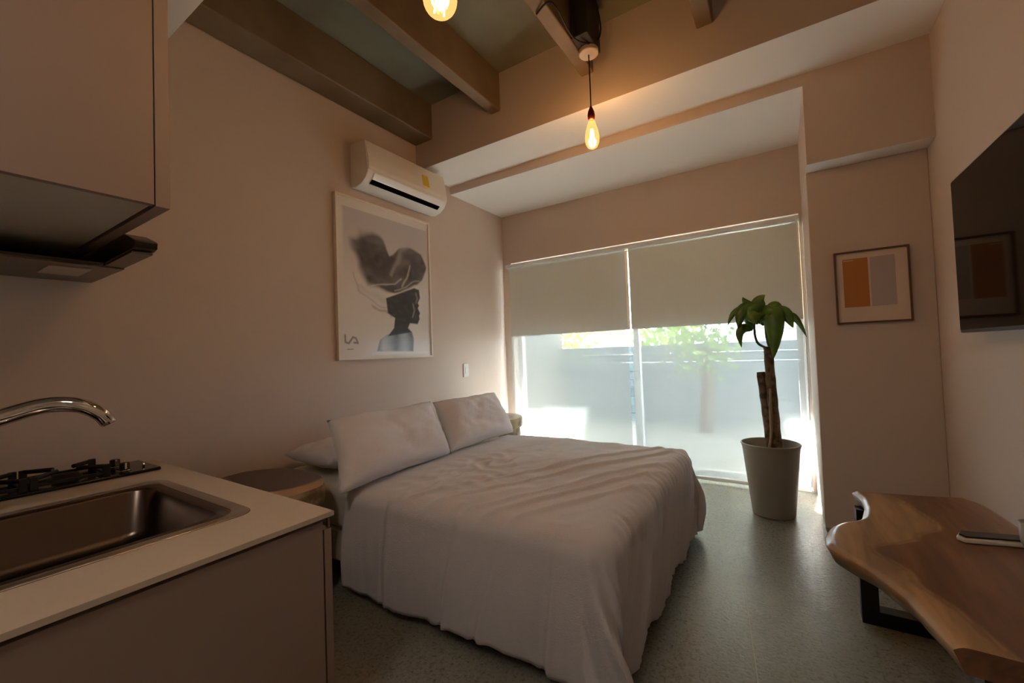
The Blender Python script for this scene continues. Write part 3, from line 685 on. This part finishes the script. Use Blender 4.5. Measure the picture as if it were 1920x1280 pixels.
fau = thing('kitchen_faucet', 'curved chrome swan neck faucet arching over the sink', 'faucet', (.475, -.06, CZ))
bm = bmesh.new(); lathe(bm, [(.03, .004), (.03, .012), (.024, .02), (.023, .09), (.02, .10)], (.462, -.06, CZ), 24); link('faucet_base', bm, chrome, fau, smooth=True)
bm = bmesh.new(); tube(bm, [(.462, -.06, CZ+.09), (.475, -.03, .745), (.50, .04, .815), (.54, .125, .865), (.575, .20, .893), (.605, .275, .917), (.635, .335, .912), (.65, .375, .885), (.653, .393, .858)], .02, n=20, k=8, rad=lambda t: .026-.007*t); link('spout', bm, chrome, fau, smooth=True)
bm = bmesh.new(); tube(bm, [(.652, .386, .872), (.654, .396, .852)], .018, n=20, k=1); link('aerator', bm, mat('aerator_steel', rgb(235, 230, 220), .12, metal=1), fau, smooth=True)
bm = bmesh.new(); tube(bm, [(.462, -.06, CZ+.06), (.462, -.10, CZ+.075), (.462, -.15, CZ+.11)], .007, n=10); link('lever', bm, chrome, fau, smooth=True)

hob = thing('gas_hob', 'black two burner gas hob on the worktop against the wall', 'hob', (.14, .3, CZ))
link('glass_plate', B(.022, .262, .06, .638, CZ+.0005, CZ+.012), mat('hob_glass', rgb(10, 10, 10), .12), hob, bevel=.003)
iron = mat('cast_iron', rgb(14, 13, 13), .6)
for yb_ in (.20, .40):
    bm = bmesh.new(); lathe(bm, [(.045, .012), (.045, .02), (.034, .022), (.034, .03), (.012, .032)], (.14, yb_, CZ), 28); link('burner', bm, iron, hob, smooth=True)
    bm = bmesh.new(); g = .088; zt = CZ+.046
    for sx_, sy_ in ((1, 1), (1, -1), (-1, 1), (-1, -1)):
        cx_, cy_ = .14+sx_*g, yb_+sy_*g
        box(bm, cx_-.009, cx_+.009, cy_-.009, cy_+.009, CZ+.012, zt+.006)
        tube(bm, [(cx_, cy_, zt), (.14+sx_*.026, yb_+sy_*.026, zt+.002)], .0075, n=8, k=1)
    for s_ in (1, -1):
        box(bm, .14-g, .14+g, yb_+s_*g-.006, yb_+s_*g+.006, CZ+.018, CZ+.027); box(bm, .14+s_*g-.006, .14+s_*g+.006, yb_-g, yb_+g, CZ+.018, CZ+.027)
    link('pan_support', bm, iron, hob)
for xk in (.20, .09):
    bm = bmesh.new(); lathe(bm, [(.020, .012), (.020, .016), (.016, .018), (.0155, .040), (.013, .042)], (xk, .545, CZ), 24); kn = link('knob', bm, mat('knob_black', rgb(16, 15, 15), .25), hob, smooth=True)
    bm = bmesh.new(); lathe(bm, [(.0205, .0125), (.0205, .0155)], (xk, .545, CZ), 24); link('knob_ring', bm, chrome, kn, smooth=True)
    link('knob_pointer', B(xk+.0125, xk+.0175, .542, .548, CZ+.02, CZ+.042), chrome, kn)
bm = bmesh.new(); lathe(bm, [(.004, .012), (.004, .026), (.002, .028)], (.20, .602, CZ), 12); link('ignition_button', bm, chrome, hob, smooth=True)

wc = thing('wall_cabinet', 'taupe kitchen wall cabinet hanging above the range hood', 'cabinet', (.5, -.5, 1.434))
ZC = 1.434
link('carcass', B(.001, .952, -1.15, .408, ZC+.004, KZ-.002), cab_m, wc)
link('bottom_panel', B(.003, .950, -1.15, .406, ZC-.002, ZC+.003), mat('cabinet_underside', rgb(196, 190, 178), .5), wc)
link('end_panel', B(.003, .978, .412, .442, ZC-.008, KZ-.002), cab_m, wc, bevel=.001)
for a, b in ((-.36, .4095), (-1.15, -.363)): link('door', B(.955, .975, a, b, ZC-.004, KZ-.002), cab_m, wc, bevel=.001)

hood = thing('range_hood', 'slim black range hood under the wall cabinet', 'range hood', (.2, .0, 1.355))
hb_ = mat('hood_black', rgb(10, 9, 9), .3); hu = mat('hood_underside', rgb(120, 106, 94), .35, metal=.6)
bm = bmesh.new(); prism(bm, [(.002, 1.362), (.40, 1.362), (.402, 1.370), (.06, 1.425), (.002, 1.425)], 'y', -.15, .445); link('hood_body', bm, mat('hood_brown', rgb(70, 56, 48), .4), hood)
bm = bmesh.new(); prism(bm, [(.002, 1.362), (.665, 1.372), (.692, 1.378), (.694, 1.398), (.605, 1.432), (.40, 1.436), (.002, 1.436)], 'y', .4455, .503); link('hood_visor', bm, hb_, hood, bevel=.003)
bm = bmesh.new(); box(bm, .01, .395, -.14, .5, 1.356, 1.3615); prism(bm, [(.40, 1.3608), (.66, 1.3648), (.66, 1.3702), (.40, 1.3675)], 'y', .449, .5); link('filter_panel', bm, hu, hood)
link('hood_lamp', B(.17, .34, .33, .43, 1.352, 1.3555), mat('hood_diffuser', rgb(190, 176, 160), .3), hood)
link('hood_switch', B(.20, .225, .20, .225, 1.351, 1.3555), hb_, hood)

# ------------------------------------------------------------------ pendant bulbs
def emis_mix(name, col, s, transp, tint=(1, .75, .45, 1)):
    m = bpy.data.materials.new(name); m.use_nodes = True; nt = m.node_tree; N = nt.nodes; L = nt.links; N.remove(N['Principled BSDF'])
    e = N.new('ShaderNodeEmission'); e.inputs[0].default_value = col; e.inputs[1].default_value = s
    t = N.new('ShaderNodeBsdfTransparent'); t.inputs[0].default_value = tint
    g = N.new('ShaderNodeBsdfGlossy'); g.inputs['Roughness'].default_value = .05
    m1 = N.new('ShaderNodeMixShader'); m1.inputs[0].default_value = .12; L.new(t.outputs[0], m1.inputs[1]); L.new(g.outputs[0], m1.inputs[2])
    mx = N.new('ShaderNodeMixShader'); mx.inputs[0].default_value = transp; L.new(e.outputs[0], mx.inputs[1]); L.new(m1.outputs[0], mx.inputs[2])
    L.new(mx.outputs[0], N['Material Output'].inputs[0]); return m
glassb = emis_mix('amber_bulb_glass', (1, .50, .16, 1), .8, .55)
fil = bpy.data.materials.new('filament'); fil.use_nodes = True
fb = fil.node_tree.nodes['Principled BSDF']; fb.inputs['Emission Color'].default_value = (1, .72, .32, 1); fb.inputs['Emission Strength'].default_value = 14; fb.inputs['Base Color'].default_value = (1, .7, .3, 1)
cordm = mat('black_cord', rgb(22, 14, 12), .6); copper = mat('copper_socket', rgb(120, 40, 24), .35, metal=.6)
def lamp_light(x, y, z, e, r=.03, parent=None, col=(1, .62, .30)):
    l = bpy.data.lights.new('bulb_light', 'POINT'); l.energy = e; l.color = col; l.shadow_soft_size = r
    o = bpy.data.objects.new('bulb_light', l); C.objects.link(o); o.parent = parent
    o.location = Vector((x, y, z))-Vector(parent.location); return o
# teardrop pendant on the window side
px_, py_ = 1.509, 2.13
pen = thing('pendant_lamp', 'glowing teardrop filament bulb hanging on a cord in front of the window soffit', 'lamp', (px_, py_, 2.9))
link('ceiling_box', B(1.4632, 1.556, 2.0, 2.19, HB-.002, HC-.0005), mat('dark_box', rgb(34, 26, 22), .6), pen, bevel=.006)
bm = bmesh.new(); lathe(bm, [(.052, HB-.003), (.052, HB-.024), (.048, HB-.028), (.006, HB-.029)], (px_, py_, 0), 36); link('canopy', bm, mat('canopy_white', rgb(226, 200, 170), .4), pen, smooth=True, bevel=.001)
bm = bmesh.new(); tube(bm, [(px_, py_, HB-.025), (px_+.001, py_, 2.45), (px_, py_, 2.315)], .0035, n=8); link('cord', bm, cordm, pen, smooth=True)
bm = bmesh.new(); lathe(bm, [(.004, 2.335), (.008, 2.322), (.017, 2.300), (.020, 2.280), (.018, 2.262), (.014, 2.255)], (px_, py_, 0), 24); link('socket', bm, copper, pen, smooth=True)
bm = bmesh.new(); lathe(bm, [(.013, 2.256), (.018, 2.245), (.028, 2.215), (.036, 2.180), (.039, 2.155), (.036, 2.128), (.026, 2.108), (.012, 2.099), (.002, 2.097)], (px_, py_, 0), 32); link('bulb', bm, glassb, pen, smooth=True)
bm = bmesh.new()
for k in range(4):
    a_ = k*PI/2+.5; tube(bm, [(px_+.006*math.cos(a_), py_+.006*math.sin(a_), 2.205), (px_+.014*math.cos(a_), py_+.014*math.sin(a_), 2.130)], .0022, n=6, k=1)
link('filament', bm, fil, pen)
lamp_light(px_, py_, 2.16, 4.6, parent=pen)
bm = bmesh.new(); tube(bm, [(1.40, 1.75, HB-.006), (1.50, 1.72, 2.62), (1.50, 1.95, 2.60), (1.545, 2.12, 2.66), (1.572, 2.16, 2.75), (1.565, 2.10, 2.895)], .0045, n=8)
link('power_cable', bm, cordm, pen, smooth=True)
# globe pendant nearer the camera
gx, gy, gz = 1.560, .872, 2.006
pg = thing('pendant_lamp', 'glowing amber globe bulb at the top edge of the photo', 'lamp', (gx, gy, HC))
bm = bmesh.new(); lathe(bm, [(.045, HC-.001), (.045, HC-.022), (.006, HC-.025)], (gx, gy, 0), 32); link('canopy', bm, mat('canopy_white', rgb(226, 200, 170), .4), pg, smooth=True)
bm = bmesh.new(); tube(bm, [(gx, gy, HC-.02), (gx, gy, 2.5), (gx, gy, 2.13)], .0035, n=8, k=1); link('cord', bm, cordm, pg, smooth=True)
bm = bmesh.new(); lathe(bm, [(.004, 2.15), (.017, 2.12), (.018, 2.085), (.014, 2.075)], (gx, gy, 0), 24); link('socket', bm, copper, pg, smooth=True)
R_ = .0475; bm = bmesh.new(); lathe(bm, [(.014, 2.078), (.018, 2.06)]+[(R_*math.sin(a), gz+R_*math.cos(a)) for a in [math.radians(28+i*152/14) for i in range(15)][:-1]]+[(.001, gz-R_)], (gx, gy, 0), 36); link('bulb', bm, glassb, pg, smooth=True)
bm = bmesh.new()
for k in range(4):
    a_ = k*PI/2+.2; tube(bm, [(gx+.008*math.cos(a_), gy+.008*math.sin(a_), 2.045), (gx+.020*math.cos(a_), gy+.020*math.sin(a_), 1.975)], .0024, n=6, k=1)
link('filament', bm, fil, pg)
lamp_light(gx, gy, gz, 4.5, parent=pg, col=(1, .74, .50))

# unseen fill light added behind the camera, built as a flush ceiling lamp
cl = thing('kitchen_fill_light', 'added fill light over the kitchen floor, shaped as a round flush lamp', 'lamp', (1.75, -.55, KZ))
bm = bmesh.new(); lathe(bm, [(.17, KZ-.001), (.17, KZ-.03), (.155, KZ-.034)], (1.75, -.55, 0), 40); link('rim', bm, alu, cl)
dm = bpy.data.materials.new('fill_light_diffuser'); dm.use_nodes = True; q = dm.node_tree.nodes['Principled BSDF']; q.inputs['Emission Color'].default_value = (1, .9, .78, 1); q.inputs['Emission Strength'].default_value = 3
bm = bmesh.new(); lathe(bm, [(.154, KZ-.034), (.152, KZ-.038)], (1.75, -.55, 0), 40); link('diffuser', bm, dm, cl)
ld = bpy.data.lights.new('kitchen_fill_glow', 'AREA'); ld.shape = 'DISK'; ld.size = .3; ld.energy = 2.2; ld.color = (1, .94, .87)
lo = bpy.data.objects.new('kitchen_fill_glow', ld); C.objects.link(lo); lo.parent = cl; lo.location = (0, 0, -.042)
